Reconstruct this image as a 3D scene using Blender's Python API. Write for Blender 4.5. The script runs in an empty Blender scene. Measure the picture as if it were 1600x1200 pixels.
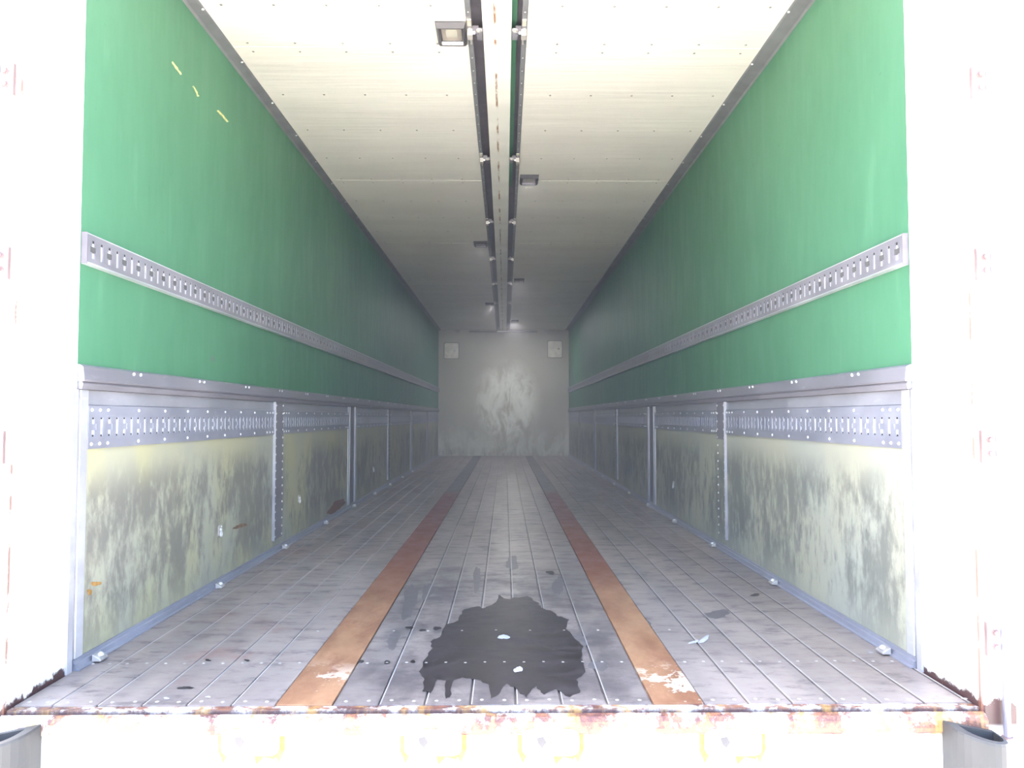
import bpy, bmesh, math, random
from mathutils import Vector, Matrix
random.seed(7)
scene = bpy.context.scene
C = scene.collection

# ------------------------------------------------------------ camera
F = 1180.0                                   # focal length in pixels of the 1600 wide frame
CAM = Vector((0.023, 0.0, 0.706))
fw = Vector(((789 - 800) / F, -(651 - 600) / F, -1.0)).normalized()
ax = fw.cross(Vector((0, 1, 0))).normalized()
az = ax.cross(fw)
cam_d = bpy.data.cameras.new('camera')
cam_d.sensor_width = 36.0
cam_d.lens = F * 36.0 / 1600.0
cam_d.clip_start = 0.05
cam_d.clip_end = 400
cam = bpy.data.objects.new('camera', cam_d)
C.objects.link(cam)
rot = Matrix((ax, fw, az))
cam.matrix_world = Matrix.Translation(CAM) @ rot.to_4x4()
scene.camera = cam

# ------------------------------------------------------------ world, sun, exposure
world = bpy.data.worlds.new('world')
scene.world = world
world.use_nodes = True
wnt = world.node_tree
wbg = wnt.nodes['Background']
sky = wnt.nodes.new('ShaderNodeTexSky')
sky.sky_type = 'NISHITA'
sky.sun_disc = False
sky.sun_elevation = math.radians(59)
sky.sun_rotation = math.radians(-54)
sky.air_density = 1.0
sky.dust_density = 5.0
sky.ozone_density = 1.0
wnt.links.new(sky.outputs[0], wbg.inputs[0])
wbg.inputs[1].default_value = 0.55
sun_d = bpy.data.lights.new('sun', 'SUN')
sun_d.energy = 13.0
sun_d.angle = math.radians(1.0)
sun_d.color = (1.0, 0.95, 0.87)
sun = bpy.data.objects.new('sun', sun_d)
C.objects.link(sun)
sun.rotation_euler = (-Vector((-0.42, 0.30, 0.86))).to_track_quat('-Z', 'Y').to_euler()
FILL_W = (0.3, 0.5, 0.9, 1.3, 1.3, 5.2)    # fill light added at the unlit cargo lamps, rear to front
VEIL_HAZE = 0.040                                 # haze added inside the body as a lens-glare veil
vs = scene.view_settings
vs.view_transform = 'Standard'
vs.look = 'None'
vs.gamma = 1.0
vs.exposure = 2.28
vs.use_curve_mapping = False

# ------------------------------------------------------------ mesh helpers
class MB:
    def __init__(s):
        s.v = []; s.f = []
    def quad(s, a, b, c, d):
        n = len(s.v); s.v += [tuple(a), tuple(b), tuple(c), tuple(d)]; s.f.append((n, n+1, n+2, n+3)); return s
    def box(s, x0, x1, y0, y1, z0, z1):
        if x0 > x1: x0, x1 = x1, x0
        if y0 > y1: y0, y1 = y1, y0
        if z0 > z1: z0, z1 = z1, z0
        n = len(s.v)
        s.v += [(x0,y0,z0),(x1,y0,z0),(x1,y1,z0),(x0,y1,z0),(x0,y0,z1),(x1,y0,z1),(x1,y1,z1),(x0,y1,z1)]
        s.f += [tuple(n+i for i in q) for q in ((0,3,2,1),(4,5,6,7),(0,1,5,4),(1,2,6,5),(2,3,7,6),(3,0,4,7))]
        return s
    def prism(s, prof, a0, a1, axis):
        """extrude a closed 2-D profile along an axis: 'y' profile is (x,z); 'z' profile is (x,y); 'x' profile is (y,z)"""
        def P(p, a):
            return {'y': (p[0], a, p[1]), 'z': (p[0], p[1], a), 'x': (a, p[0], p[1])}[axis]
        n = len(s.v); k = len(prof)
        s.v += [P(p, a0) for p in prof] + [P(p, a1) for p in prof]
        for i in range(k):
            j = (i+1) % k
            s.f.append((n+i, n+j, n+k+j, n+k+i))
        s.f.append(tuple(n+i for i in range(k))[::-1]); s.f.append(tuple(n+k+i for i in range(k)))
        return s
    def cyl(s, c, axis, r, L, k=12, r2=None):
        """cylinder / cone frustum from point c along axis ('x','y','z', length may be negative)"""
        r2 = r if r2 is None else r2
        n = len(s.v)
        for rr, a in ((r, 0), (r2, L)):
            for i in range(k):
                t = 2*math.pi*i/k; u, w = rr*math.cos(t), rr*math.sin(t)
                p = {'x': (a, u, w), 'y': (u, a, w), 'z': (u, w, a)}[axis]
                s.v.append((c[0]+p[0], c[1]+p[1], c[2]+p[2]))
        for i in range(k):
            j = (i+1) % k; s.f.append((n+i, n+j, n+k+j, n+k+i))
        s.f.append(tuple(n+i for i in range(k))[::-1]); s.f.append(tuple(n+k+i for i in range(k)))
        return s
    def dome(s, c, axis, r, h, k=10, rings=3):
        """low domed rivet head rising along +/-axis by h"""
        n = len(s.v)
        for j in range(rings):
            a = (math.pi/2)*j/rings
            rr, hh = r*math.cos(a), h*math.sin(a)
            for i in range(k):
                t = 2*math.pi*i/k; u, w = rr*math.cos(t), rr*math.sin(t)
                p = {'x': (hh, u, w), 'y': (u, hh, w), 'z': (u, w, hh)}[axis]
                s.v.append((c[0]+p[0], c[1]+p[1], c[2]+p[2]))
        p = {'x': (h, 0, 0), 'y': (0, h, 0), 'z': (0, 0, h)}[axis]
        s.v.append((c[0]+p[0], c[1]+p[1], c[2]+p[2])); top = len(s.v)-1
        for j in range(rings-1):
            for i in range(k):
                q = (i+1) % k; s.f.append((n+j*k+i, n+j*k+q, n+(j+1)*k+q, n+(j+1)*k+i))
        for i in range(k):
            s.f.append((n+(rings-1)*k+i, n+(rings-1)*k+(i+1) % k, top))
        return s
    def torus(s, c, normal, R, r, k=18, m=8, arc=1.0):
        n = len(s.v)
        for i in range(k):
            t = 2*math.pi*arc*i/(k if arc == 1.0 else k-1)
            for j in range(m):
                u = 2*math.pi*j/m
                a, b, d = (R+r*math.cos(u))*math.cos(t), (R+r*math.cos(u))*math.sin(t), r*math.sin(u)
                p = {'x': (d, a, b), 'y': (a, d, b), 'z': (a, b, d)}[normal]
                s.v.append((c[0]+p[0], c[1]+p[1], c[2]+p[2]))
        for i in range(k if arc == 1.0 else k-1):
            for j in range(m):
                a, b = i, (i+1) % k
                s.f.append((n+a*m+j, n+b*m+j, n+b*m+(j+1) % m, n+a*m+(j+1) % m))
        return s
    def build(s, name, mat, parent=None, origin=(0,0,0), bevel=0, smooth=False, solid=0):
        me = bpy.data.meshes.new(name)
        o3 = origin
        me.from_pydata([(p[0]-o3[0], p[1]-o3[1], p[2]-o3[2]) for p in s.v], [], s.f)
        bm = bmesh.new(); bm.from_mesh(me)
        bmesh.ops.remove_doubles(bm, verts=bm.verts, dist=1e-6)
        bmesh.ops.recalc_face_normals(bm, faces=bm.faces)
        if smooth:
            for f in bm.faces: f.smooth = True
        bm.to_mesh(me); bm.free()
        me.materials.append(mat)
        ob = bpy.data.objects.new(name, me); C.objects.link(ob)
        if parent is not None: ob.parent = parent
        else: ob.location = o3
        if solid:
            m = ob.modifiers.new('solid', 'SOLIDIFY'); m.thickness = solid; m.offset = 0
        if bevel:
            m = ob.modifiers.new('bevel', 'BEVEL'); m.width = bevel; m.segments = 2; m.limit_method = 'ANGLE'; m.angle_limit = math.radians(40)
            if hasattr(m, 'harden_normals'): m.harden_normals = False
        return ob

def tag(o, label=None, cat=None, group=None, kind=None):
    if label: o['label'] = label
    if cat: o['category'] = cat
    if group: o['group'] = group
    if kind: o['kind'] = kind
    return o
def thing(name, loc, label, cat, group=None):
    o = bpy.data.objects.new(name, None); C.objects.link(o)
    o.location = loc; o.empty_display_size = 0.05
    return tag(o, label, cat, group)
def child(src, parent, loc, name=None):
    c = src.copy(); C.objects.link(c); c.parent = parent; c.location = loc
    return c
def copy_tree(o, loc, label=None, group=None):
    r = o.copy(); C.objects.link(r); r.location = loc
    if label: r['label'] = label
    if group: r['group'] = group
    for ch in list(o.children):
        c = ch.copy(); C.objects.link(c); c.parent = r
        for g in list(ch.children):
            d = g.copy(); C.objects.link(d); d.parent = c
    return r
def rounded(x0, x1, z0, z1, r, k=5):
    pts = []
    for cx, cz, a0 in ((x1-r, z1-r, 0), (x0+r, z1-r, 90), (x0+r, z0+r, 180), (x1-r, z0+r, 270)):
        for i in range(k+1):
            a = math.radians(a0+90*i/k); pts.append((cx+r*math.cos(a), cz+r*math.sin(a)))
    return pts

# ------------------------------------------------------------ material helpers
class G:
    def __init__(s, name):
        s.m = bpy.data.materials.new(name); s.m.use_nodes = True
        s.nt = s.m.node_tree; s.b = s.nt.nodes['Principled BSDF']
        tc = s.nt.nodes.new('ShaderNodeTexCoord'); s.obj = tc.outputs['Object']; s.loc = None
    def lk(s, a, b):
        if hasattr(a, 'links'): s.nt.links.new(a, b)
        else: b.default_value = a
    def mapping(s, scale=(1,1,1), loc=(0,0,0)):
        n = s.nt.nodes.new('ShaderNodeMapping'); s.lk(s.loc or s.obj, n.inputs['Vector'])
        n.inputs['Scale'].default_value = scale; n.inputs['Location'].default_value = loc
        return n.outputs[0]
    def noise(s, scale=5, detail=4, rough=.55, sc=(1,1,1), loc=(0,0,0), dist=0):
        n = s.nt.nodes.new('ShaderNodeTexNoise')
        s.lk(s.mapping(sc, loc), n.inputs['Vector'])
        n.inputs['Scale'].default_value = scale; n.inputs['Detail'].default_value = detail
        n.inputs['Roughness'].default_value = rough; n.inputs['Distortion'].default_value = dist
        return n.outputs['Fac']
    def math(s, op, a, b=0.0, c=0.0):
        n = s.nt.nodes.new('ShaderNodeMath'); n.operation = op
        s.lk(a, n.inputs[0]); s.lk(b, n.inputs[1]); s.lk(c, n.inputs[2]); return n.outputs[0]
    def ramp(s, fac, lo, hi, a=0.0, b=1.0):
        n = s.nt.nodes.new('ShaderNodeMapRange'); n.clamp = True; n.interpolation_type = 'SMOOTHSTEP'
        s.lk(fac, n.inputs[0]); n.inputs[1].default_value = lo; n.inputs[2].default_value = hi
        n.inputs[3].default_value = a; n.inputs[4].default_value = b; return n.outputs[0]
    def mix(s, fac, a, b):
        n = s.nt.nodes.new('ShaderNodeMix'); n.data_type = 'RGBA'
        s.lk(fac, n.inputs[0])
        for x, i in ((a, 6), (b, 7)):
            if isinstance(x, tuple): n.inputs[i].default_value = (*x, 1)
            else: s.lk(x, n.inputs[i])
        return n.outputs[2]
    def xyz(s):
        n = s.nt.nodes.new('ShaderNodeSeparateXYZ'); s.lk(s.obj, n.inputs[0]); return n.outputs
    def bump(s, h, strength=.3, dist=.01):
        n = s.nt.nodes.new('ShaderNodeBump'); n.inputs['Strength'].default_value = strength; n.inputs['Distance'].default_value = dist
        s.lk(h, n.inputs['Height']); s.lk(n.outputs[0], s.b.inputs['Normal'])
    def done(s, col, rough=.5, metal=0.0, spec=.5):
        if isinstance(col, tuple): s.b.inputs['Base Color'].default_value = (*col, 1)
        else: s.lk(col, s.b.inputs['Base Color'])
        s.lk(rough, s.b.inputs['Roughness']); s.lk(metal, s.b.inputs['Metallic'])
        s.b.inputs['Specular IOR Level'].default_value = spec
        return s.m
def plain(name, c, rough=.5, metal=0.0, var=.12, scale=12):
    g = G(name); n = g.noise(scale, 4)
    lo = tuple(x*(1-var) for x in c); hi = tuple(min(1, x*(1+var)) for x in c)
    return g.done(g.mix(g.ramp(n, .3, .7), lo, hi), rough, metal)

# green wing boards
g = G('green_paint')
n1 = g.noise(1.2, 5, .6, (1,1,.5)); n2 = g.noise(9, 4, .6, (1,1.6,.35), (3,1,2)); n3 = g.noise(30, 3, .6, (1,.4,1.4))
c = g.mix(g.ramp(n1, .3, .7), (.052,.150,.086), (.066,.180,.106))
c = g.mix(g.ramp(n2, .55, .75, 0, .35), c, (.10,.23,.145))
c = g.mix(g.ramp(n3, .70, .78, 0, .5), c, (.03,.09,.06))
g.bump(n2, .10, .004)
M_green = g.done(c, g.ramp(n2, .3, .7, .48, .58), 0.0, .35)
# ceiling
g = G('ceiling_white')
n1 = g.noise(2.2, 4, .6, (.35,1.6,1)); n2 = g.noise(6, 4, .6, (.2,3,1))
c = g.mix(g.ramp(n1, .3, .72), (.64,.605,.55), (.715,.68,.62))
g.bump(n2, .35, .01)
M_ceil = g.done(c, .5)
# centre beam
g = G('beam_white')
x, y, z = g.xyz()
n1 = g.noise(14, 5, .7, (1,.35,1)); n2 = g.noise(5, 3, .5, (.4,1,1))
line = g.math('MULTIPLY', g.ramp(g.math('ABSOLUTE', g.math('ADD', x, 0.009)), .002, .008, 1, 0), g.ramp(n1, .44, .58))
c = g.mix(g.ramp(n2, .3, .7), (.66,.64,.58), (.74,.72,.66))
c = g.mix(line, c, (.25,.12,.05))
M_beam = g.done(c, .5)
# metals
def metal(name, c, rough=.42, m=.35):
    g = G(name)
    n1 = g.noise(5, 5, .65, (1,.5,1)); n2 = g.noise(40, 3, .6, (1,.25,1))
    lo = tuple(v*.82 for v in c); hi = tuple(min(1, v*1.12) for v in c)
    col = g.mix(g.ramp(n1, .3, .7), lo, hi)
    col = g.mix(g.ramp(n2, .62, .75, 0, .35), col, tuple(min(1, v*1.5) for v in c))
    return g.done(col, g.ramp(n1, .3, .7, rough-.07, rough+.08), m)
M_rail = metal('galvanised_rail', (.235,.228,.26))
M_gatetrack = metal('gate_track_metal', (.285,.29,.345))
M_frame = metal('gate_frame_metal', (.33,.33,.37))
M_joint = metal('joint_metal', (.42,.40,.40), .4, .2)
M_edge = metal('aluminium_edge', (.50,.50,.54), .35, .4)
M_pillar = metal('pillar_metal', (.20,.19,.215), .5, .2)
M_dark = plain('dark_metal', (.14,.13,.15), .5, .2)
M_bezel = plain('bezel_black', (.055,.052,.058), .5)
M_flange = plain('flange_grey', (.17,.17,.18), .5, .2)
M_rubber_blk = plain('black_rubber', (.045,.042,.05), .6)
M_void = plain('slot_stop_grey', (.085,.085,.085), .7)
M_slotshade = plain('slot_shade', (.03,.03,.032), .8)  # near-black for the shade inside the rail slots
M_slot = plain('bright_channel_metal', (.75,.75,.78), .45, .1)
M_rivet = plain('rivet_metal', (.62,.62,.64), .3, .3, .05)
M_screw = plain('dull_screw', (.22,.21,.19), .5, .3)
M_chrome = plain('chrome', (.85,.85,.85), .12, 1.0, .03)
M_reflect = plain('lamp_reflector', (.42,.38,.33), .35, .4)
M_label = plain('pale_pad', (.36,.335,.28), .6)
M_zinc = plain('zinc_hardware', (.40,.375,.355), .4, .35)
M_bumper = plain('grey_bumper_rubber', (.036,.036,.038), .6, 0, .08)
M_scuff = plain('pale_scuff', (.36,.37,.40), .6, 0, .2, 60)
M_yscratch = plain('bare_wood_scratch', (.55,.50,.22), .7, 0, .3, 60)
M_rustbit = plain('rust_patch', (.17,.095,.06), .8, 0, .3, 40)
g = G('lamp_glass'); g.b.inputs['Transmission Weight'].default_value = 1.0
M_glass = g.done((.95,.93,.88), .15)
# scuffed gate boards
def board(name, cy, cp, dark, seed):
    g = G(name)
    x, y, z = g.xyz()
    oi = g.nt.nodes.new('ShaderNodeObjectInfo'); va = g.nt.nodes.new('ShaderNodeVectorMath')     # each gate has its own scuffs
    g.nt.links.new(g.obj, va.inputs[0]); g.nt.links.new(oi.outputs['Location'], va.inputs[1]); g.loc = va.outputs[0]
    n1 = g.noise(2.0, 3, .55, (1,1,.6), (seed,0,0), .3)
    n2 = g.noise(7, 6, .68, (1,1.3,.75), (0,seed,0), .4)
    n3 = g.noise(20, 5, .7, (1,1.5,.6), (0,0,seed))
    n4 = g.noise(3, 3, .5, (1,1,.5), (seed*2,0,3))
    base = g.mix(g.ramp(n4, .35, .65), cy, cp)
    mask = g.math('ADD', g.math('MULTIPLY', n1, .55), g.math('ADD', g.math('MULTIPLY', n2, .60), g.math('MULTIPLY', n3, .50)))
    zone = g.math('MULTIPLY', g.ramp(z, .60, .44, 0, 1), g.ramp(z, .02, .16, .45, 1))
    m = g.math('MULTIPLY', g.ramp(mask, .72, .92), zone)
    c = g.mix(g.math('MULTIPLY', m, .85), base, dark)
    m2 = g.ramp(n3, .66, .74, 0, .55)
    c = g.mix(g.math('MULTIPLY', m2, zone), c, tuple(v*.6 for v in dark))
    return g.done(c, .55)
M_boardL = board('scuffed_board_yellow', (.36,.345,.215), (.31,.31,.25), (.14,.134,.122), 3.1)
M_boardR = board('scuffed_board_light_tint', (.345,.34,.265), (.31,.32,.275), (.13,.135,.125), 8.7)  # same board, daylight put in as a paler, bluer tint
# floor planks
g = G('floor_steel')
x, y, z = g.xyz()
n1 = g.noise(1.4, 5, .65, (1.6,.8,1)); n2 = g.noise(7, 5, .7, (1,2.2,1), (4,4,0)); n3 = g.noise(26, 4, .7, (.5,2.5,1))
pl = g.noise(1.0, 0, .5, (9.17,.9,1), (.5,0,0))
c = g.mix(g.ramp(n1, .3, .7), (.248,.207,.190), (.358,.305,.281))
c = g.mix(g.ramp(pl, .4, .62, 0, .25), c, (.15,.138,.145))
c = g.mix(g.ramp(n2, .51, .68, 0, .7), c, (.10,.09,.095))
c = g.mix(g.ramp(n3, .66, .76, 0, .5), c, (.30,.28,.27))
reds = g.math('MULTIPLY', g.ramp(g.noise(3.1, 4, .6, (1,1,1), (9,2,0)), .56, .70), g.ramp(x, -.35, -.6, 0, .45))
c = g.mix(reds, c, (.24,.13,.11))
ctr = g.math('MULTIPLY', g.ramp(g.math('ABSOLUTE', x), .50, .30), g.ramp(g.math('ADD', y, g.math('MULTIPLY', n1, -1.2)), 3.3, 2.6))
grime = g.math('MULTIPLY', ctr, g.ramp(g.noise(4.5, 5, .7, (1.2,.8,1), (3,8,0)), .36, .62, .15, .85))
c = g.mix(grime, c, (.095,.083,.088))
g.bump(n2, .12, .004)
M_floor = g.done(c, g.ramp(n2, .3, .7, .30, .48), .25)
# wet patch film
g = G('wet_floor')
n2 = g.noise(9, 5, .7, (1,1.5,1), (4,4,0))
c = g.mix(g.ramp(n2, .35, .7), (.018,.015,.016), (.042,.036,.038))
M_wet = g.done(c, g.ramp(n2, .4, .7, .36, .48), 0.0, .32)
# rust strips
g = G('rusty_strip')
x, y, z = g.xyz()
n1 = g.noise(2.2, 5, .65, (2,.8,1)); n2 = g.noise(10, 5, .7, (1,.6,1), (2,7,0)); n3 = g.noise(5, 5, .75, (1,1,1), (11,3,0))
c = g.mix(g.ramp(n1, .32, .68), (.18,.08,.045), (.335,.19,.105))
c = g.mix(g.ramp(n2, .55, .75, 0, .6), c, (.15,.05,.032))
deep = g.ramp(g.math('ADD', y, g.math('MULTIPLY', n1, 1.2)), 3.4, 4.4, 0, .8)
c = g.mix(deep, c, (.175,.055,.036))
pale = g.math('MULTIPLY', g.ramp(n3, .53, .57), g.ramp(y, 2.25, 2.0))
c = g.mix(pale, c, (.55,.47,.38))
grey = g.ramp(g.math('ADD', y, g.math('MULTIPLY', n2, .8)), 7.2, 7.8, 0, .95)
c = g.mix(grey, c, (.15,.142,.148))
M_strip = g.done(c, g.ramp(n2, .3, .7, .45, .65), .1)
# back wall
g = G('bulkhead_board')
x, y, z = g.xyz()
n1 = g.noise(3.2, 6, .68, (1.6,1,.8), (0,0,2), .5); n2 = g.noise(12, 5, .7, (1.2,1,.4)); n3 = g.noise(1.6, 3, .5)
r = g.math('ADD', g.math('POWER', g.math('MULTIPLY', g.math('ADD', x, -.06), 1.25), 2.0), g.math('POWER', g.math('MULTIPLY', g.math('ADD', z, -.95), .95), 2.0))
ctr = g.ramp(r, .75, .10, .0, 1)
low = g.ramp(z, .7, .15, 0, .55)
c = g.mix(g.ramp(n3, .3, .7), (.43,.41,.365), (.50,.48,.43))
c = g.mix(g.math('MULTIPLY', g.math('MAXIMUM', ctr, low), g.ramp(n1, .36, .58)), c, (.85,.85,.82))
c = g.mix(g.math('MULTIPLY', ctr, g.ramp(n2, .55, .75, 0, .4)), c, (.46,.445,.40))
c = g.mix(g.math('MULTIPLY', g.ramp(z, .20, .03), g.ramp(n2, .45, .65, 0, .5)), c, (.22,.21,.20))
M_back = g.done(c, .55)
M_plate = plain('vent_plate', (.88,.83,.78), .5)
# white paint with rust
def whiterust(name, heavy):
    g = G(name)
    x, y, z = g.xyz()
    n1 = g.noise(7, 6, .72, (1,1,.8)); n2 = g.noise(26, 5, .75, (1,1,1), (5,1,0)); n3 = g.noise(9, 4, .7, (1.4,1,.22), (0,3,0))
    c = g.mix(g.ramp(n3, .3, .7), (.78,.76,.70), (.84,.83,.79))
    if heavy == 'sill':
        lip = g.ramp(g.math('ADD', z, g.math('MULTIPLY', n1, .03)), -.045, -.030, 0, 1)
        m = g.math('MULTIPLY', lip, g.ramp(g.math('ADD', n1, g.math('MULTIPLY', n2, .5)), .66, .82))
        c = g.mix(m, c, (.085,.035,.032))
        m = g.math('MULTIPLY', lip, g.ramp(n2, .48, .62, 0, .8)); c = g.mix(m, c, (.24,.105,.06))
        hem = g.math('MULTIPLY', g.math('MULTIPLY', g.ramp(z, -.050, -.044), g.ramp(z, -.035, -.039)), g.ramp(n3, .42, .58, .2, .9)); c = g.mix(hem, c, (.25,.10,.055))
        groove = g.math('MULTIPLY', g.ramp(y, -.004, -.001), g.ramp(y, .016, .012))
        c = g.mix(g.math('MULTIPLY', groove, g.ramp(n1, .35, .5, .55, .95)), c, (.055,.028,.030))
        st = g.math('MULTIPLY', g.ramp(z, -.11, -.04, .0, 1), g.ramp(g.noise(9, 4, .7, (1.6,1,.12), (2,3,0)), .50, .64, 0, .8))
        c = g.mix(st, c, (.33,.19,.06))
    else:
        foot = g.ramp(g.math('ADD', z, g.math('MULTIPLY', n1, -.14)), -.050, -.066)
        foot = g.math('MULTIPLY', foot, g.ramp(z, -.055, -.035))
        c = g.mix(foot, c, (.06,.03,.03))
        m = g.math('MULTIPLY', g.ramp(z, .10, .0), g.ramp(n2, .60, .66)); c = g.mix(m, c, (.16,.08,.06))
        edge = g.math('MULTIPLY', g.math('MULTIPLY', g.ramp(y, .020, .012), g.ramp(y, .001, .005)), g.ramp(g.math('ADD', n1, g.math('MULTIPLY', z, -.10)), .40, .52, 0, .9))
        c = g.mix(edge, c, (.15,.065,.045))
        m = g.ramp(n2, .76, .79, 0, .6); c = g.mix(m, c, (.20,.14,.12))
    return g.done(c, .45)
M_sill = whiterust('sill_white_rust', 'sill')
M_post = whiterust('post_white_rust', 'post')
M_wpaint = plain('white_paint', (.82,.81,.78), .4, 0, .04)
M_keeper = plain('keeper_white', (.80,.79,.76), .45, 0, .06)
M_streak = plain('yellow_rust', (.30,.165,.05), .8, 0, .3, 50)
M_hinge = plain('hinge_white_rust', (.80,.74,.70), .5, 0, .1)
M_boltrust = plain('rusty_bolt', (.15,.10,.10), .6, .1, .2)
M_rod = plain('grey_rod', (.165,.16,.20), .4, .2)
# yard
g = G('yard_concrete')
n1 = g.noise(.4, 5, .6); n2 = g.noise(18, 4, .7)
M_yard = g.done(g.mix(g.ramp(n1, .3, .7), (.40,.385,.35), (.48,.465,.43)), .85)

# ------------------------------------------------------------ geometry constants
W = 1.18; YR = 1.89; YB = 13.65; H = 2.28; YG = 2.14
ST = dict(kind='structure')

# yard
tag(MB().box(-3000, 3000, -3000, 3000, -1.25, -1.2).build('ground', M_yard), kind='structure')
# floor: planks with narrow grooves, one mesh
ang = MB()
strips = [(-.540, -.400), (.387, .514)]
def plank_edges():
    xs = [-W]; e = -.400
    left = [strips[0][0] - .109*i for i in range(1, 6)]
    mid = [-.400 + (.787/7)*i for i in range(1, 7)]
    right = [strips[1][1] + .109*i for i in range(1, 7)]
    return sorted(left), mid, right
L_, M_, R_ = plank_edges()
segs = []
def addsegs(a, b, cuts):
    p = [a] + cuts + [b]
    segs.extend(zip(p[:-1], p[1:]))
addsegs(-W, strips[0][0], L_); addsegs(strips[0][1], strips[1][0], M_); addsegs(strips[1][1], W, R_)
fl = MB()
fl.box(-1.24, 1.24, YR, YB+.05, -.10, -.006)
for a, b in segs:
    for ya, yb in ((YR, 5.0), (5.004, 8.9), (8.904, YB)):
        gk = .0022
        fl.prism([(a+gk, -.006), (b-gk, -.006), (b-gk, -.0015), (b-gk-.0025, 0), (a+gk+.0025, 0), (a+gk, -.0015)], ya, yb, 'y')
floor = tag(fl.build('floor', M_floor), kind='structure')
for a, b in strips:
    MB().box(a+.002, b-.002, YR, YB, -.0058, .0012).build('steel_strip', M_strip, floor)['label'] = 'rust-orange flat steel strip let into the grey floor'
for sa, sb in zip(segs[:-1], segs[1:]):
    if abs(sa[1]-sb[0]) > 1e-6: continue
    MB().box(sa[1]+.0026, sa[1]+.0054, YR, YB, -.0004, .0005).build('joint_rib', M_joint, floor)['label'] = 'thin pale rib along the joint of two planks'
# floor screws: three cross rows at the rear
fs = MB().dome((0,0,0), 'z', .0055, .0018, 8, 2).build('floor_screw', M_zinc, floor, smooth=True)
first = True
rows = [(1.915, 2, 0), (2.205, 2, 0), (2.53, 1, 1)]
cnt = 0
for ry, k, sk in rows:
    for i, (a, b) in enumerate(segs):
        if sk and not (5 <= i <= 13): continue
        for q in range(k):
            px = a + (b-a)*(q+.5)/k
            if first: fs.location = (px, ry, 0.0); first = False
            else: child(fs, floor, (px, ry + random.uniform(-.004, .004), 0.0))
# wet patch, traced outline on the floor plane
def onfloor(px, py, z=0.0):
    d = rot @ Vector(((px-800)/F, -(py-600)/F, -1.0))
    t = (z - CAM.z)/d.z
    p = CAM + d*t
    return p.x, p.y
wet = [(655,1050),(664,1030),(676,1013),(672,1003),(690,992),(697,978),(716,970),(722,955),(742,948),(757,950),(772,943),(779,930),(792,936),(806,934),(824,931),(838,940),(846,950),(862,955),(872,963),(890,968),(884,982),(897,996),(912,1010),(908,1028),(915,1050),(900,1062),(908,1080),(890,1089),(868,1077),(850,1086),(838,1072),(822,1090),(806,1076),(792,1068),(776,1088),(767,1094),(764,1070),(745,1062),(722,1058),(708,1066),(703,1090),(696,1092),(697,1064),(684,1062),(672,1083),(660,1080),(663,1062)]
me_pts = []
for i in range(len(wet)):
    a = wet[i]; b = wet[(i+1) % len(wet)]
    for k in range(4):
        t = k/4
        j = 2.2 if k else .8
        me_pts.append((a[0]+(b[0]-a[0])*t + random.uniform(-j, j), a[1]+(b[1]-a[1])*t + random.uniform(-j, j)*.6))
wm = MB(); wm.v = [(*onfloor(*p), .0008) for p in me_pts]; wm.f = [tuple(range(len(me_pts)))]
wo = wm.build('wet_patch', M_wet, floor); wo['label'] = 'dark wet patch spread over the middle planks'
def splat(name, mat, parent, pts, fn, label=None):
    m = MB(); m.v = [fn(*p) for p in pts]; m.f = [tuple(range(len(pts)))]
    o = m.build(name, mat, parent)
    if label: o['label'] = label
    return o
def blob(cx, cy, rx, ry, n=14, tilt=0):
    out = []
    n *= 2; a1, a2, a3 = (random.uniform(0, 6.3) for _ in range(3))
    for i in range(n):
        t = 2*math.pi*i/n; r = .78 + .16*math.sin(2*t+a1) + .10*math.sin(3*t+a2) + .06*math.sin(7*t+a3) + random.uniform(-.05, .05)
        u, w = rx*r*math.cos(t), ry*r*math.sin(t)
        out.append((cx+u*math.cos(tilt)-w*math.sin(tilt), cy+u*math.sin(tilt)+w*math.cos(tilt)))
    return out
ff = lambda px, py: (*onfloor(px, py), .0018)
for (cx, cy, rx, ry, tl) in ((787,996,10,5,0), (1100,1000,14,4,-.5), (1084,1004,9,3,-.3), (810,1047,8,6,0), (1396,1026,6,2,0), (1360,1020,5,2,.4), (260,1092,6,2,0), (325,1090,5,2,.2)):
    splat('scuff_mark', M_scuff, floor, blob(cx, cy, rx, ry, 14, tl), ff, 'pale scuff on the grey planks')
for (cx, cy, rx, ry) in ((640,981,7,3), (660,985,6,2.5), (683,982,7,4), (563,1034,7,3), (605,1035,7,3), (645,1034,6,2.5), (290,1075,14,3), (325,1032,6,2), (386,1032,5,2), (860,895,8,4), (1180,930,9,3)):
    splat('dark_spot', M_wet, floor, blob(cx, cy, rx, ry), lambda a, b: (*onfloor(a, b), .0009), 'small dark damp spot on the planks')

M_damp = plain('damp_floor', (.105,.095,.098), .4, 0, .15, 30)
for (cx, cy, rx, ry, tl) in ((640,940,16,30,.25), (668,925,12,14,.2), (905,1010,14,26,-.2), (872,915,10,20,0), (935,1040,16,12,0), (615,1000,12,18,.3), (800,880,14,12,0), (745,905,8,22,.1), (1005,975,12,8,0), (1120,960,26,8,0)):
    splat('damp_smear', M_damp, floor, blob(cx, cy, rx, ry, 22, tl), lambda a, b: (*onfloor(a, b), .0004), 'faint damp smear on the planks')

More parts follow.
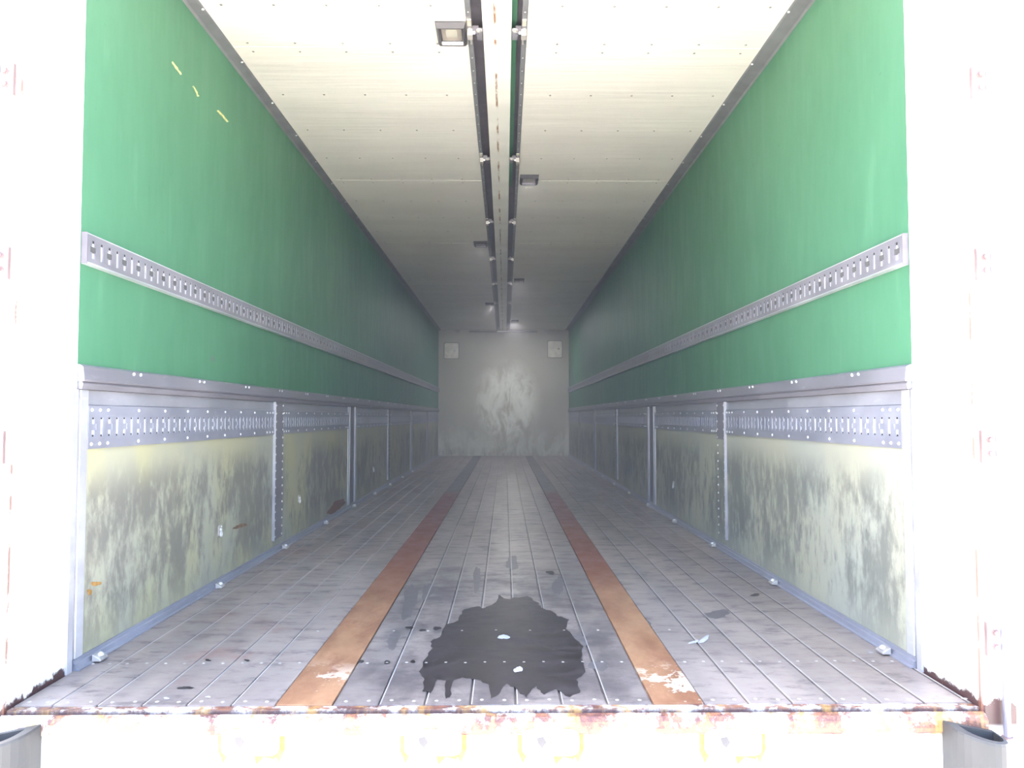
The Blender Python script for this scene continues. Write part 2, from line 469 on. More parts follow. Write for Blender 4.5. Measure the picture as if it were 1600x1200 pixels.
# walls
for sx, side, mat in ((-1, 'left', M_green), (1, 'right', M_green)):
    w = tag(MB().box(sx*W, sx*(W+.055), YG-.005, YB, .80, 2.36).build('wall_'+side, mat), kind='structure')
    if sx < 0:
        fx = lambda px, py: None
        def onwall(px, py, off=-W+.0008):
            d = rot @ Vector(((px-800)/F, -(py-600)/F, -1.0)); t = (off-CAM.x)/d.x; p = CAM+d*t
            return (off, p.y, p.z)
        for (a, b) in (((269,96),(283,116)), ((302,134),(310,150)), ((340,172),(356,190)), ((242,225),(262,240)), ((228,246),(246,256))):
            m = MB(); pts = []
            n = 7
            for i in range(n):
                t = i/(n-1); pts.append((a[0]+(b[0]-a[0])*t + random.uniform(0, 2.5), a[1]+(b[1]-a[1])*t))
            for i in range(n-1, -1, -1):
                t = i/(n-1); pts.append((a[0]+(b[0]-a[0])*t - random.uniform(.3, 2.0), a[1]+(b[1]-a[1])*t+1.0))
            splat('scratch_mark', M_yscratch if b[1] < 200 else M_green, w, pts, onwall, 'yellowish bare scratch in the green paint' if b[1] < 200 else None)
        splat('dark_dent', M_dark, w, blob(332, 561, 2.5, 5), onwall, 'small dark dent in the green paint')
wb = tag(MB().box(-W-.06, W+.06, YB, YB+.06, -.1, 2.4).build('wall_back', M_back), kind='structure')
# ceiling: one lined half per wing, boards lapping at the cross seams
seams = [YG-.01, 3.16, 4.98, 6.80, 8.62, 10.44, 12.26, YB]
scr = None
for sx in (-1, 1):
    m = MB()
    x0 = .132 if sx < 0 else .113
    for i in range(len(seams)-1):
        a, b = seams[i], seams[i+1]
        m.prism([(a, H-.0008), (b-.0015, H+.0002), (b-.0015, H+.03), (a, H+.03)], sx*x0, sx*(W+.05), 'x')
    ce = tag(m.build('ceiling', M_ceil), kind='structure')
    MB().box(sx*.03, sx*(W+.06), YG-.01, YB+.05, H+.09, H+.13).build('roof_skin', M_wpaint, ce)
    pts = []
    yy = 2.83
    rowsy = []
    for i in range(len(seams)-1):
        a, b = seams[i], seams[i+1]
        if i == 0: rowsy += [2.83, 3.125]
        else: rowsy += [a+.04, a+.475, a+.93, a+1.38, b-.035]
    for ry in rowsy:
        if ry > YB-.1: continue
        for q in range(5):
            px = x0 + .13 + q*.2
            pts.append((sx*px, ry))
    pts.sort(key=lambda p: p[1])
    rest = MB()
    for i, (px, py) in enumerate(pts):
        if i < 95:
            if scr is None:
                scr = MB().dome((0,0,0), 'z', .0058, -.0028, 8, 2).build('ceiling_screw', M_screw, ce, smooth=True); scr.location = (px, py, H-.0015)
            else: child(scr, ce, (px, py, H-.0015))
        else: rest.dome((px, py, H-.0012), 'z', .0055, -.0028, 6, 2)
    tag(rest.build('ceiling_screws_far', M_screw, ce), kind='stuff')

# corner trims between wing wall and ceiling, ledge beams, floor edge angles
tn = 0
pin = None
for sx in (-1, 1):
    tn += 1
    xi = 1.135 if sx < 0 else 1.118
    pr = [(sx*W, H-.024), (sx*(W+.004), H-.024), (sx*(W+.004), H+.004), (sx*xi, H+.004), (sx*xi, H-.003), (sx*(xi+.006), H-.006), (sx*(W-.005), H-.012)]
    t = tag(MB().prism(pr, YG-.005, YB-.001, 'y').build('trim_%d' % tn, M_flange), kind='structure')
    for i in range(26):
        y = 2.42 + i*.435
        if y > YB-.1: break
        if pin is None:
            pin = MB().dome((0,0,0), 'z', .0065, -.005, 8, 2).build('trim_screw', M_rivet, t, smooth=True); pin.location = (sx*(xi+.006), y, H-.005)
        else: child(pin, t, (sx*(xi+.006), y, H-.005))
for sx in (-1, 1):
    tn += 1
    pr = [(sx*(W+.05), .855), (sx*(W-.004), .855), (sx*(W-.016), .848), (sx*(W-.020), .812), (sx*(W-.018), .806), (sx*(W+.05), .806)]
    t = tag(MB().prism(pr, YG-.006, YB-.001, 'y').build('trim_%d' % tn, M_rail), kind='structure')
    s_ = MB().prism([(sx*(W+.04), .8055), (sx*(W-.012), .8055), (sx*(W-.016), .799), (sx*(W-.012), .784), (sx*(W+.04), .784)], YG-.004, YB-.001, 'y').build('rubber_seal', M_pillar, t)
    s_['label'] = 'dark seal strip under the ledge'
    for i in range(14):
        for q in (0, .045):
            y = 2.42 + q + i*.52
            child(pin, t, (sx*(W-.0175), y, .842)).rotation_euler = (0, sx*math.radians(80), 0)
for sx in (-1, 1):
    tn += 1
    pr = [(sx*(W+.002), .030), (sx*(W-.003), .030), (sx*(W-.004), .020), (sx*(W-.009), .018), (sx*(W-.012), .006), (sx*(W-.022), .004), (sx*(W-.022), .0006), (sx*(W+.002), .0006)]
    tag(MB().prism(pr, YG, YB-.001, 'y').build('trim_%d' % tn, M_gatetrack), kind='structure')
    
# ------------------------------------------------------------ roof spine
spine = thing('roof_beam', (-.0085, YG, H), 'long white centre beam with rust specks running down the ceiling', 'beam')
so = (-.0085, YG, H)
MB().box(-.067, .050, YG-.005, YB-.002, H-.006, H+.028).build('beam_face', M_beam, spine, so, bevel=.003)
MB().box(-.045, .028, YG, YB, H+.028, H+.13).build('beam_web', M_dark, spine, so)
rv = None
chan = {}
for sx in (-1, 1):
    xo = .132 if sx < 0 else .113
    xin = .067 if sx < 0 else .050
    side = 'left' if sx < 0 else 'right'
    base = (sx*(xo+xin)/2, YG, H)
    ch = thing('hinge_channel', base, 'dark recessed channel along the %s of the white ceiling beam' % side + ('' if sx < 0 else ', partly green'), 'channel', 'hinge channels beside the ceiling beam')
    MB().box(sx*(xo-.001), sx*(xo-.022), YG-.005, YB-.002, H-.006, H+.006).build('flange', M_flange, ch, base, bevel=.002)
    MB().box(sx*(xo-.004), sx*(xin-.02), YG-.005, YB-.002, H+.045, H+.06).build('channel_floor', M_dark, ch, base)
    MB().box(sx*(xo-.001), sx*(xo-.008), YG-.005, YB-.002, H+.006, H+.045).build('channel_side', M_dark, ch, base)
    if sx > 0:
        e = MB().box(.0505, .072, YG-.003, 5.2, H+.030, H+.036).build('edge_strip', M_green, ch, base); e['label'] = 'green strip inside the channel'  # green strip along the near part of the right channel
    for i in range(86):
        y = 2.74 + i*.125
        if y > 12.9: break
        p = (sx*(xo-.012)-base[0], y-base[1], -.006)
        if rv is None:
            rv = MB().dome((0,0,0), 'z', .0035, -.002, 6, 2).build('rivet', M_rivet, ch, smooth=True); rv.location = p
        else: child(rv, ch, p)
# hinge units
def make_hinge(sx, y):
    xo = .132 if sx < 0 else .113
    xin = .067 if sx < 0 else .050
    xm = (xo+xin)/2
    side = 'left' if sx < 0 else 'right'
    t = thing('wing_hinge', (sx*xm, y, H-.004), 'x', 'hinge')
    w = (xo-xin)/2
    MB().box(sx*(w-.004), sx*(w-.021), -.085, -.040, -.008, -.002).build('pad', M_label, t, bevel=.001)
    m = MB().box(sx*(w-.003), sx*(w-.024), -.012, .030, -.030, -.002)
    m.box(sx*(w-.012), sx*(w-.020), .025, .085, -.022, -.004)
    m.build('flange_bracket', M_zinc, t, bevel=.002)
    m = MB().box(sx*(w-.022), sx*(-w+.016), -.010, .006, -.020, .012)
    m.build('arm', M_dark, t, bevel=.002)
    m = MB().cyl((sx*(w-.018), -.004, -.016), 'x', .007, -sx*.016, 10)
    m.build('hinge_pin', M_rivet, t)
    m = MB().cyl((sx*(-w+.014), -.024, -.014), 'z', .011, -.006, 14)
    m.cyl((sx*(-w+.014), -.024, -.020), 'z', .006, -.004, 6)
    m.build('bolt', M_zinc, t)
    m = MB().prism(rounded(-.013, .013, -.012, .006, .006), -.012, .030, 'y')
    m.v = [(a+sx*(-w+.014), b, c-.006) for a, b, c in m.v]
    m.build('knuckle', M_pillar, t)
    MB().box(sx*(-w+.003), sx*(-w+.026), .036, .066, -.012, .010).build('beam_plate', M_pillar, t, bevel=.002)
    return t
hy = [3.0, 4.52, 6.0, 7.42, 8.80, 10.30]
ords = ['nearest', 'second', 'third', 'fourth', 'fifth', 'farthest']
for sx in (-1, 1):
    proto = None
    side = 'left' if sx < 0 else 'right'
    for i, y in enumerate(hy):
        lb = '%s hinge unit %sin the channel %s of the ceiling beam' % (ords[i], '' if i in (0, 5) else 'from the rear ', side)
        if proto is None: proto = make_hinge(sx, y); proto['label'] = lb; proto['group'] = 'wing hinges along the ceiling beam'
        else: copy_tree(proto, (proto.location.x, y, proto.location.z), lb, 'wing hinges along the ceiling beam')

# ------------------------------------------------------------ ceiling lamps
def make_lamp():
    t = thing('ceiling_lamp', (0,0,0), 'x', 'lamp', 'square lamps on the ceiling')
    a, b = .061, .087
    fr = MB()
    ia, ib = .047, .066
    # sloped square bezel: outer skirt, rim, inner slope
    def ring(p, q):
        (x0, y0, z0), (x1, y1, z1) = p, q
        c0 = [(-x0,-y0,z0),(x0,-y0,z0),(x0,y0,z0),(-x0,y0,z0)]; c1 = [(-x1,-y1,z1),(x1,-y1,z1),(x1,y1,z1),(-x1,y1,z1)]
        for i in range(4):
            j = (i+1) % 4; fr.quad(c0[i], c0[j], c1[j], c1[i])
    ring((a,b,0), (a,b,-.006)); ring((a,b,-.006), (ia+.006,ib+.006,-.022)); ring((ia+.006,ib+.006,-.022), (ia,ib,-.022)); ring((ia,ib,-.022), (ia-.006,ib-.006,-.001)); ring((ia-.006,ib-.006,-.001), (a,b,0))
    fr.build('bezel', M_bezel, t)
    MB().box(-ia+.006, ia-.006, -ib+.006, ib-.006, -.004, -.0008).build('reflector', M_reflect, t)
    m = MB().prism([(ib-.006, -.010), (ib-.001, -.019), (ib-.004, -.0205), (ib-.011, -.012)], -ia+.004, ia-.004, 'x')
    m.build('chrome_edge', M_chrome, t)
    MB().prism(rounded(-.024, .024, -.034, .030, .012), -.0041, -.009, 'z').build('bulb', M_label, t, bevel=.002)
    for sx in (-1, 1):
        for sy in (-1, 1):
            MB().dome((sx*(a-.008), sy*(b-.010), -.0085), 'z', .005, -.003, 8, 2).build('screw', M_rivet, t)
    return t
lamps = [(-.195, 3.028, 'left'), (.183, 4.93, 'right'), (-.197, 6.79, 'left'), (.186, 8.61, 'right'), (-.19, 10.45, 'left'), (.186, 12.3, 'right')]  # last two are unseen, added at the same spacing to light the far end
lab = ['large-looking square dark-framed lamp left of the ceiling beam, nearest the rear opening', 'square dark-framed lamp on the ceiling right of the beam, nearer of the two there', 'small distant square lamp left of the ceiling beam, beyond the near one', 'faint far square lamp on the ceiling right of the beam, fourth from the rear', 'unseen added farthest square lamp on the ceiling left of the beam', 'unseen added farthest square lamp on the ceiling right of the beam, by the bulkhead']
proto = None
for (x, y, s), l, lw in zip(lamps, lab, FILL_W):
    if proto is None: proto = make_lamp(); proto.location = (x, y, H-.0025); proto['label'] = l
    else: copy_tree(proto, (x, y, H-.002), l)
    ld = bpy.data.lights.new('lamp_fill_light', 'AREA'); ld.shape = 'RECTANGLE'; ld.size = .07; ld.size_y = .10
    ld.energy = lw; ld.color = (1.0, .97, .95)
    lo = bpy.data.objects.new('lamp_fill_light', ld); C.objects.link(lo); lo.location = (x, y, H-.028)  # fill light added beneath each unlit lamp

# ------------------------------------------------------------ lashing tracks
def track_face(y0, y1, x, z0, z1, period=.09, hh=.052, phase=.0):
    """perforated plate: tall slots alternating with cross shaped slots"""
    m = MB()
    zc = (z0+z1)/2
    zs = [z0, zc-hh/2, zc-.009, zc+.009, zc+hh/2, z1]
    n = int((y1-y0-phase-.004)/period)
    ys = [y0]; holes = {}
    for i in range(n):
        s = y0+phase+i*period
        for a, b, kind in ((s+.008, s+.018, 'C'), (s+.018, s+.032, 'B'), (s+.032, s+.042, 'C'), (s+.064, s+.077, 'A')):
            if ys[-1] < a-1e-6: ys.append(a)
            ys.append(b); holes[len(ys)-2] = kind
    ys.append(y1)
    for i in range(len(ys)-1):
        k = holes.get(i)
        op = {'A': (1,2,3), 'B': (1,2,3), 'C': (2,), None: ()}[k]
        for j in range(5):
            if j in op: continue
            m.quad((x, ys[i], zs[j]), (x, ys[i+1], zs[j]), (x, ys[i+1], zs[j+1]), (x, ys[i], zs[j+1]))
    return m, n
for sx in (-1, 1):
    side = 'left' if sx < 0 else 'right'
    z0, z1 = 1.1405, 1.2325
    base = (sx*W, YG, 1.186)
    t = thing('lashing_rail', base, 'grey slotted lashing rail running along the green %s wall' % side, 'rail', 'lashing rails on the green walls')
    m, n = track_face(YG-.002, YB-.003, sx*(W-.016), z0+.004, z1-.004, phase=.006)
    m.build('slotted_face', M_rail, t, base, solid=.003)
    MB().box(sx*(W-.0005), sx*(W-.0178), YG-.0045, YG-.0025, z0+.001, z1-.001).build('end_shade', M_dark, t, base)  # dark plate added to tone down the brightly lit rail end
    m = MB()
    m.prism([(sx*(W-.0005), z1), (sx*(W-.018), z1-.003), (sx*(W-.018), z1-.006), (sx*(W-.0005), z1-.006)], YG-.002, YB-.003, 'y')
    m.prism([(sx*(W-.0005), z0), (sx*(W-.018), z0+.003), (sx*(W-.018), z0+.006), (sx*(W-.0005), z0+.006)], YG-.002, YB-.003, 'y')
    m.build('rail_edge', M_edge, t, base)
    MB().box(sx*(W-.0005), sx*(W-.0132), YG-.001, YB-.003, z0+.006, z1-.006).build('channel_back', M_slot, t, base)
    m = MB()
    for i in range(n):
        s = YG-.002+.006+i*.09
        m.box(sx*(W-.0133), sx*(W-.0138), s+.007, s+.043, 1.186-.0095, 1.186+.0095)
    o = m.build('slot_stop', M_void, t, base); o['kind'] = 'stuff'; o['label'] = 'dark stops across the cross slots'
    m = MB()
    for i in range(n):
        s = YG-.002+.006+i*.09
        for a, b in ((.016, .034), (.062, .079)): m.box(sx*(W-.0133), sx*(W-.0139), s+a, s+b, 1.186+.019, 1.186+.027)  # shade in the slot tops, put in as thin dark boxes
    o = m.build('slot_shade', M_slotshade, t, base); o['kind'] = 'stuff'; o['label'] = 'painted shade at the slot tops'

# ------------------------------------------------------------ side gates, pillars
gates = [(2.146, 5.840), (6.085, 9.640), (9.800, YB-.004)]
gl = ['nearest the rear opening', 'in the middle of the three', 'farthest, next to the bulkhead']
drv = None
for sx in (-1, 1):
    side = 'left' if sx < 0 else 'right'
    for gi, (y0, y1) in enumerate(gates):
        base = (sx*W, (y0+y1)/2, .0)
        desc = ('yellow-green' if sx < 0 else 'yellow-green, light-tinted')
        t = thing('side_gate', base, '%s scuffed lower side gate on the %s, %s' % (desc, side, gl[gi]), 'gate', 'lower side gates of the cargo body')
        bm_ = M_boardL if sx < 0 else M_boardR
        e = .040
        o = MB().box(sx*W, sx*(W+.03), y0+e, y1-e, .0305, .6125).build('panel_board', bm_, t, base)
        MB().box(sx*(W-.001), sx*(W+.03), y0+e, y1-e, .7395, .7835).build('top_rail', M_frame, t, base, bevel=.002)
        tr = bpy.data.objects.new('lashing_track', None); C.objects.link(tr); tr.parent = t; tr.empty_display_size = .05
        m, n = track_face(y0+e, y1-e, sx*(W-.0045), .617, .735, phase=.0, hh=.056)
        m.build('slotted_face', M_gatetrack, tr, base, solid=.003)
        MB().box(sx*(W-.0022), sx*(W+.004), y0+e, y1-e, .6175, .7345).build('channel_back', M_slot, tr, base)
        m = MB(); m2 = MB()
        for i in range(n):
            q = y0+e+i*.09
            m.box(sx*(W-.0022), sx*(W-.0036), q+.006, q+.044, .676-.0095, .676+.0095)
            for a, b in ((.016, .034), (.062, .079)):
                for zz in (.676-.029, .676+.022): m2.box(sx*(W-.0022), sx*(W-.0030), q+a, q+b, zz, zz+.007)  # shade at both slot ends, built as thin dark boxes
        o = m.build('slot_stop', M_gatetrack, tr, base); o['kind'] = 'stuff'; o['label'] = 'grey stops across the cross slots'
        o = m2.build('slot_shade', M_slotshade, tr, base); o['kind'] = 'stuff'; o['label'] = 'painted shade at the slot ends'
        m = MB().box(sx*(W-.006), sx*(W+.012), y0+e, y1-e, .735, .739).box(sx*(W-.006), sx*(W+.012), y0+e, y1-e, .613, .617)
        m.build('track_edge', M_gatetrack, tr, base)
        MB().box(sx*(W-.005), sx*(W+.03), y0, y0+e-.0005, .0305, .7835).build('end_frame', M_edge, t, base, bevel=.002)
        MB().box(sx*(W-.005), sx*(W+.03), y1-e+.0005, y1, .0305, .7835).build('end_frame', M_edge, t, base, bevel=.002)
        yc = (y0+y1)/2 + (.015 if gi == 0 else -.06)
        cs = MB().box(sx*(W-.012), sx*(W-.0065), yc-.068, yc+.068, .585, .783)
        if sx < 0: cs.box(sx*(W-.012), sx*(W-.0005), yc-.068, yc+.068, .07, .585)
        cso = cs.build('centre_strip', M_pillar if sx < 0 else M_pillar, t, base)
        if sx > 0:
            MB().box(sx*(W-.010), sx*(W-.0005), yc-.068, yc+.068, .07, .5845).build('centre_strip', bm_, t, base)['label'] = 'painted lower half of the riveted strip'
        MB().box(sx*(W-.0145), sx*(W-.0005), yc-.0718, yc-.0685, .065, .783).build('strip_edge', M_frame, t, base)
        # rivets
        if gi < 2:
            pts = []
            for i in range(17):
                for q in (-.060, .058):
                    pts.append((W-.012 if (sx < 0 or i > 12) else W-.010, yc+q, .085+i*.0425))
            trp = []
            for z in (.627, .726):
                for q in (0, .045, .09):
                    trp += [(W-.006, y0+e+.016+q, z), (W-.006, yc-.10-q, z), (W-.006, yc+.10+q, z), (W-.006, y1-e-.016-q, z)]
                for (a, b) in ((y0+e+.016+.09, yc-.19), (yc+.19, y1-e-.106)):
                    k = 7
                    for i in range(1, k+1): trp.append((W-.006, a+(b-a)*i/(k+1), z))
            for lst, par in ((pts, t), (trp, tr)):
                for (x, y, z) in lst:
                    p = (sx*x-base[0], y-base[1], z-base[2])
                    key = sx
                    if drv is None: drv = {}
                    if sx not in drv:
                        drv[sx] = MB().dome((0,0,0), 'x', .0058, -sx*.0042, 8, 2).build('rivet', M_rivet, par, smooth=True); drv[sx].location = p
                    else: child(drv[sx], par, p)
    for pi, (y0, y1) in enumerate(((5.842, 6.083), (9.642, 9.798))):
        base = (sx*W, (y0+y1)/2, 0)
        t = thing('gate_pillar', base, 'dark grey pillar between the %s lower side gates on the %s' % (('first and second', 'second and third')[pi], side), 'pillar', 'pillars between the side gates')
        MB().box(sx*(W+.004), sx*(W+.04), y0+.022, y1-.022, .002, .7835).build('pillar_body', M_pillar, t, base)
        MB().box(sx*(W-.010), sx*(W+.04), y0, y0+.0215, .0305, .7835).build('pillar_edge', M_frame, t, base, bevel=.002)
        MB().box(sx*(W-.010), sx*(W+.04), y1-.0215, y1, .0305, .7835).build('pillar_edge', M_frame, t, base, bevel=.002)
# rust smears low on the left gates
def onwallL(px, py):
    d = rot @ Vector(((px-800)/F, -(py-600)/F, -1.0)); t = (-W+.0009-CAM.x)/d.x; p = CAM+d*t
    return Vector((-W+.0009, p.y, p.z))

# ------------------------------------------------------------ lashing hooks on the gates
def make_hook(sx):
    t = thing('lashing_hook', (0,0,0), 'x', 'hook', 'lashing hooks on the side gates')
    MB().prism(rounded(-.018, .018, -.022, .022, .006), 0, -sx*.003, 'x').build('hook_plate', M_zinc, t)
    MB().torus((-sx*.007, 0, -.014), 'x', .010, .0032, 16, 8).build('ring', M_rivet, t, smooth=True)
    MB().dome((-sx*.003, 0, .004), 'x', .007, -sx*.008, 8, 2).build('bolt', M_rivet, t)
    MB().dome((-sx*.003, .011, .015), 'x', .004, -sx*.003, 8, 2).build('bolt', M_rivet, t)
    return t
def wallpt(px, py, sx):
    d = rot @ Vector(((px-800)/F, -(py-600)/F, -1.0)); t = (sx*W-CAM.x)/d.x; return CAM+d*t
hk = {}
for sx, px, py, l in ((-1, 343, 829, 'small worn metal ring hook low on the near left side gate'), (-1, 467, 779, 'small worn metal ring hook on the near left gate, beyond its riveted strip'), (-1, 583, 733, 'small pale metal ring hook low on the middle left side gate'), (1, 1053, 757, 'small bright metal ring hook on the near right gate beside its pillar')):
    p = wallpt(px, py, sx); loc = (sx*(W-.0005), p.y, p.z)
    if sx not in hk: hk[sx] = make_hook(sx); hk[sx].location = loc; hk[sx]['label'] = l
    else: copy_tree(hk[sx], loc, l)
# rust smear beside the near hook, part of the gate
gate_l = [o for o in C.objects if o.name.startswith('side_gate') and o.location.x < 0]
for (cx, cy, rx, ry, tl, gi) in ((375,822,12,4,-.3,0), (150,912,9,5,0,0), (140,925,6,5,0,0), (526,791,19,9,-.55,0)):
    par = gate_l[gi]
    pts = [onwallL(*p) - Vector(par.location) for p in blob(cx, cy, rx, ry, 18, tl)]
    m = MB(); m.v = [tuple(p) for p in pts]; m.f = [tuple(range(len(pts)))]
    m.build('rust_smear', M_rustbit if cx != 150 and cx != 140 else M_streak, par)['label'] = 'rust stain on the scuffed board'

# ------------------------------------------------------------ lashing clips along the floor edge
def make_clip(sx):
    t = thing('floor_clip', (0,0,0), 'x', 'clip', 'clips along the floor edge')
    MB().prism([(0, .0), (-sx*.026, .0), (-sx*.026, .006), (-sx*.010, .016), (0, .020)], -.022, .022, 'y').build('clip_body', M_zinc, t, bevel=.002)
    MB().dome((-sx*.014, 0, .0125), 'z', .010, .010, 10, 3).build('clip_knob', M_rivet, t, smooth=True)
    return t
ck = {}
nth = ['nearest the rear opening', 'second from the rear', 'third from the rear', 'fourth from the rear', 'fifth from the rear', 'sixth from the rear', 'seventh from the rear', 'eighth from the rear', 'ninth from the rear', 'tenth from the rear']
for sx in (-1, 1):
    side = 'left' if sx < 0 else 'right'
    for i in range(10):
        loc = (sx*(W-.018), 2.27+i*.925 + (.0 if sx > 0 else -.04), .004)
        l = 'pale metal clip at the %s floor edge, %s' % (side, nth[i])
        if sx not in ck: ck[sx] = make_clip(sx); ck[sx].location = loc; ck[sx]['label'] = l
        else: copy_tree(ck[sx], loc, l)

# ------------------------------------------------------------ bulkhead fittings
def backpt(px, py):
    d = rot @ Vector(((px-800)/F, -(py-600)/F, -1.0)); t = (YB-CAM.y)/d.y; p = CAM+d*t; return p.x, p.z
for (px0, py0, px1, py1, l) in ((694.5,536,716.5,560,'square creased pale plate at the top left of the grey bulkhead'), (856,533,878,558.5,'square smooth pale plate at the top right of the grey bulkhead')):
    x0, z1 = backpt(px0, py0); x1, z0 = backpt(px1, py1)
    base = ((x0+x1)/2, YB, (z0+z1)/2)
    t = thing('vent_plate', base, l, 'plate', 'pale plates on the bulkhead')
    w, h = (x1-x0)/2, (z1-z0)/2
    MB().prism(rounded(-w, w, -h, h, .025), -.0005, -.012, 'y').build('plate', M_plate, t, bevel=.003)
    m = MB().prism(rounded(-w-.012, w+.012, -h-.012, h+.012, .03), -.0004, -.004, 'y'); m.build('rim', M_pillar, t)
    if px0 < 750:
        m = MB(); m.v = [(-.03,-.0123,.02),(.03,-.0123,-.04),(.075,-.024,.0),(.06,-.0123,.07)]; m.f = [(0,1,2),(0,2,3)]; m.build('dent', M_plate, t)
        MB().dome((.055, -.012, .0), 'y', .02, -.014, 8, 2).build('dent', M_rivet, t)
    else:
        MB().box(.05, .085, -.012, -.02, -.005, .02).build('catch', M_label, t)
base = (-.01, YB, 2.25)
t = thing('header_bar', base, 'dark bar across the top of the bulkhead with pale centre plate', 'bar')
MB().box(-.62, .62, -.03, -.001, -.018, .010).build('bar', M_dark, t, bevel=.003)
MB().box(-.11, .11, -.05, -.031, -.016, .006).build('centre_plate', M_rivet, t, bevel=.003)
for x, l in ((-.83, 'left'), (.80, 'right')):
    MB().dome((x, YB-.001, 2.26), 'y', .035, -.02, 12, 3).build('bulkhead_button', M_zinc, None, (x, YB, 2.26), smooth=True)
    o = bpy.data.objects[[k.name for k in C.objects if k.name.startswith('bulkhead_button')][-1]]
    tag(o, 'tiny pale button at the top %s of the bulkhead under the ceiling' % l, 'button', 'buttons at the top of the bulkhead')

# ------------------------------------------------------------ rear frame
PY = 1.85; PO = 1.262
fb = (0, PY, 0)
fr = thing('rear_frame', fb, 'white rust-stained steel frame around the rear opening', 'frame')
for sx in (-1, 1):
    pr = [(sx*W, YG-.008), (sx*W, PY+.006), (sx*(W+.006), PY), (sx*PO, PY), (sx*PO, YG-.008)]
    MB().prism(pr, -.42, 2.52, 'z').build('post', M_post, fr, fb)
    MB().box(sx*(W-.006), sx*(W-.0002), YG-.035, YG-.008, .0, .783).build('post_strip', M_edge, fr, fb, bevel=.001)
MB().box(-W, W, PY, YG-.012, H+.0, 2.52).build('header', M_post, fr, fb)
pr = [(YR-.001, -.003), (1.864, -.002), (1.862, -.013), (1.849, -.013), (1.847, -.006), (1.836, -.010), (1.828, -.020), (1.827, -.046), (1.834, -.052), (1.834, -.42), (YR-.001, -.42)]
MB().prism(pr, -W+.001, W-.001, 'x').build('sill', M_sill, fr, fb)
# door keepers on the sill
def make_keeper():
    t = thing('lock_keeper', (0,0,0), 'x', 'keeper', 'lock keepers on the sill')
    prof = rounded(-.068, .068, -.030, .030, .018)
    MB().prism(prof, -.0005, -.014, 'y').build('keeper_plate', M_keeper, t, bevel=.004)
    m = MB().prism(rounded(-.058, .058, -.014, .022, .010), -.014, -.020, 'y'); m.build('keeper_lip', M_keeper, t, bevel=.003)
    m = MB(); m.v = [(-.034,-.0204,.016),(-.018,-.0204,.019),(-.010,-.0204,.006),(-.020,-.0204,-.008),(-.030,-.0204,.002)]; m.f = [(0,1,2,3,4)]
    m.build('chip', M_bezel, t)
    m = MB(); m.v = [(.006,-.0204,.015),(.020,-.0204,.017),(.016,-.0204,.009),(.004,-.0204,.008)]; m.f = [(0,1,2,3)]
    m.build('chip', M_rod, t)
    for s_ in (-1, 1):
        m = MB()
        pts = [(s_*.058,-.0006,.026),(s_*.079,-.0006,.025),(s_*.080,-.0006,-.02),(s_*.066,-.0006,-.052),(s_*.056,-.0006,-.034)]
        n = len(m.v); m.v += pts; m.f.append(tuple(range(n, n+5)))
        m.build('rust_run', M_streak, t)
    m = MB(); n = 0; m.v += [(.005,-.0006,-.026),(.06,-.0006,-.025),(.056,-.0006,-.043),(.03,-.0006,-.038),(.012,-.0006,-.056)]; m.f.append(tuple(range(n, n+5)))
    m.build('rust_run', M_streak, t)
    return t
def onsill(px, py, Y=1.834):
    d = rot @ Vector(((px-800)/F, -(py-600)/F, -1.0)); tt = (Y-CAM.y)/d.y; p = CAM+d*tt; return p.x, p.z
kp = None
for px, l in ((393, 'far left'), (677, 'left of centre'), (860, 'right of centre'), (1144, 'far right')):
    x, z = onsill(px, 1158)
    lb = 'white rounded lock keeper on the sill face, ' + {'far left': 'under the left rust strip', 'left of centre': 'first left of the middle', 'right of centre': 'first right of the middle', 'far right': 'right of the right rust strip'}[l]
    if kp is None: kp = make_keeper(); kp.location = (x, 1.834, z); kp['label'] = lb
    else: copy_tree(kp, (x, 1.834, z), lb)
# rubber bumpers
for sx in (-1, 1):
    side = 'left' if sx < 0 else 'right'
    xc = sx*1.128 if sx > 0 else -1.132
    zt = onsill(1530, 1152, 1.76)[1]
    base = (xc, 1.833, zt)
    t = thing('corner_bumper', base, 'hollow grey rubber bumper post below the %s end of the sill' % side, 'bumper', 'rubber bumpers under the sill')
    def dprof(r, y0, k=12):
        p = [(-r, y0), ]
        for i in range(k+1):
            a = math.pi + math.pi*i/k
            p.append((r*math.cos(a), -.045 + r*1.05*math.sin(a)))
        p.append((r, y0)); return p
    po = dprof(.060, -.004); pi_ = [(a+sx*.011, b) for a, b in dprof(.041, -.020)]
    m = MB(); n = len(po)
    for ring_, zz in ((po, -.36), (po, -.006), ([(a*.97, b*.985) for a, b in po], 0.0), (pi_, 0.0), (pi_, -.30)):
        m.v += [(a, b, zz + (0 if zz < -.2 else (a*.20*sx*-1))) for a, b in ring_]
    for k in range(4):
        for i in range(n):
            j = (i+1) % n; m.f.append((k*n+i, k*n+j, (k+1)*n+j, (k+1)*n+i))
    m.f.append(tuple(range(n))); m.f.append(tuple(range(4*n, 5*n)))
    m.build('bumper_shell', M_bumper, t)
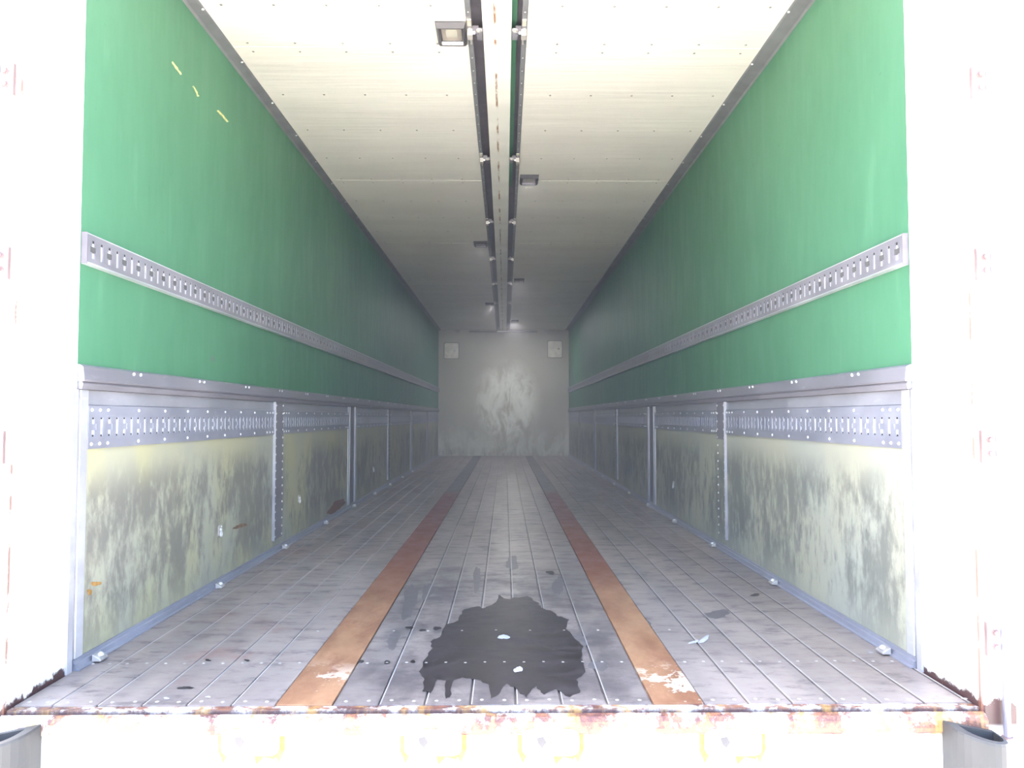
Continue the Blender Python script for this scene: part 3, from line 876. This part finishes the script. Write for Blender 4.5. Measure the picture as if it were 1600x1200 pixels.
# rear door leaves folded back along the sides, with rods and hinge brackets on the posts
zs = [onsill(1549, y, 1.835)[1] for y in (1000, 698, 412, 127)] + [2.02]
for sx in (-1, 1):
    side = 'left' if sx < 0 else 'right'
    base = (sx*1.292, 1.88, -.05)
    d = thing('rear_door', base, 'white rear door leaf folded back outside the %s post' % side, 'door', 'opened rear doors')
    MB().box(sx*1.275, sx*1.345, 1.88, 3.04, -.05, 2.45).build('door_leaf', M_wpaint, d, base, bevel=.004)
    MB().box(sx*1.268, sx*1.2745, 1.885, 1.93, -.05, 2.45).build('door_seal', M_rod, d, base)
    base = (sx*1.226, 1.832, -.06)
    r = thing('hinge_rod', base, 'thin grey vertical rod through the brackets on the %s rear post' % side, 'rod', 'vertical rods on the rear posts')
    MB().cyl((0,0,0), 'z', .0085, 2.35, 12).build('rod', M_rod, r, smooth=False)
    MB().cyl((0,0,-.004), 'z', .013, .004, 12).build('rod_cap', M_boltrust, r)
    proto = None
    words = ['lowest', 'second from the bottom', 'third from the bottom', 'fourth from the bottom', 'topmost']
    for i, z in enumerate(zs):
        lb = '%s two-bolt white hinge bracket on the %s rear post' % (words[i], side)
        if proto is None:
            t = thing('hinge_bracket', (0,0,0), lb, 'bracket', 'hinge brackets on the rear posts')
            pr = rounded(-.037, .036, -.046, .046, .014)
            MB().prism(pr, -.0004, -.012, 'y').build('bracket_plate', M_hinge, t, bevel=.003)
            m = MB().box(-.006*sx+sx*.0, sx*.034, -.040, -.012, -.040, .040); m.build('knuckle', M_hinge, t, bevel=.005)
            rim = MB().prism(rounded(-.040, -.0375, -.040, .040, .001, 2), -.0004, -.010, 'y') if sx > 0 else MB().prism(rounded(.0365, .039, -.040, .040, .001, 2), -.0004, -.010, 'y')
            rim.build('rust_edge', M_boltrust, t)
            for zz in (-.017, .017):
                m = MB().cyl((-sx*.022, -.012, zz), 'y', .009, -.006, 6); m.cyl((-sx*.022, -.018, zz), 'y', .006, -.004, 10); m.build('bolt', M_boltrust, t)
            t.location = (sx*1.228, PY, z); proto = t
        else:
            copy_tree(proto, (sx*1.228, PY, z), lb)

# ------------------------------------------------------------ haze volume added to veil the far end like lens glare
hm = bpy.data.materials.new('veil_haze'); hm.use_nodes = True
hn = hm.node_tree; hn.nodes.clear()
ho = hn.nodes.new('ShaderNodeOutputMaterial'); hv = hn.nodes.new('ShaderNodeVolumeScatter')
hv.inputs['Color'].default_value = (.95, .90, 1.0, 1); hv.inputs['Density'].default_value = VEIL_HAZE; hv.inputs['Anisotropy'].default_value = 0.0
hn.links.new(hv.outputs[0], ho.inputs['Volume'])
tag(MB().box(-W+.035, W-.035, YG+.02, YB-.06, .03, H-.05).build('haze', hm), 'added grey-violet haze standing in for lens glare inside the cargo body', 'haze', None, 'stuff')
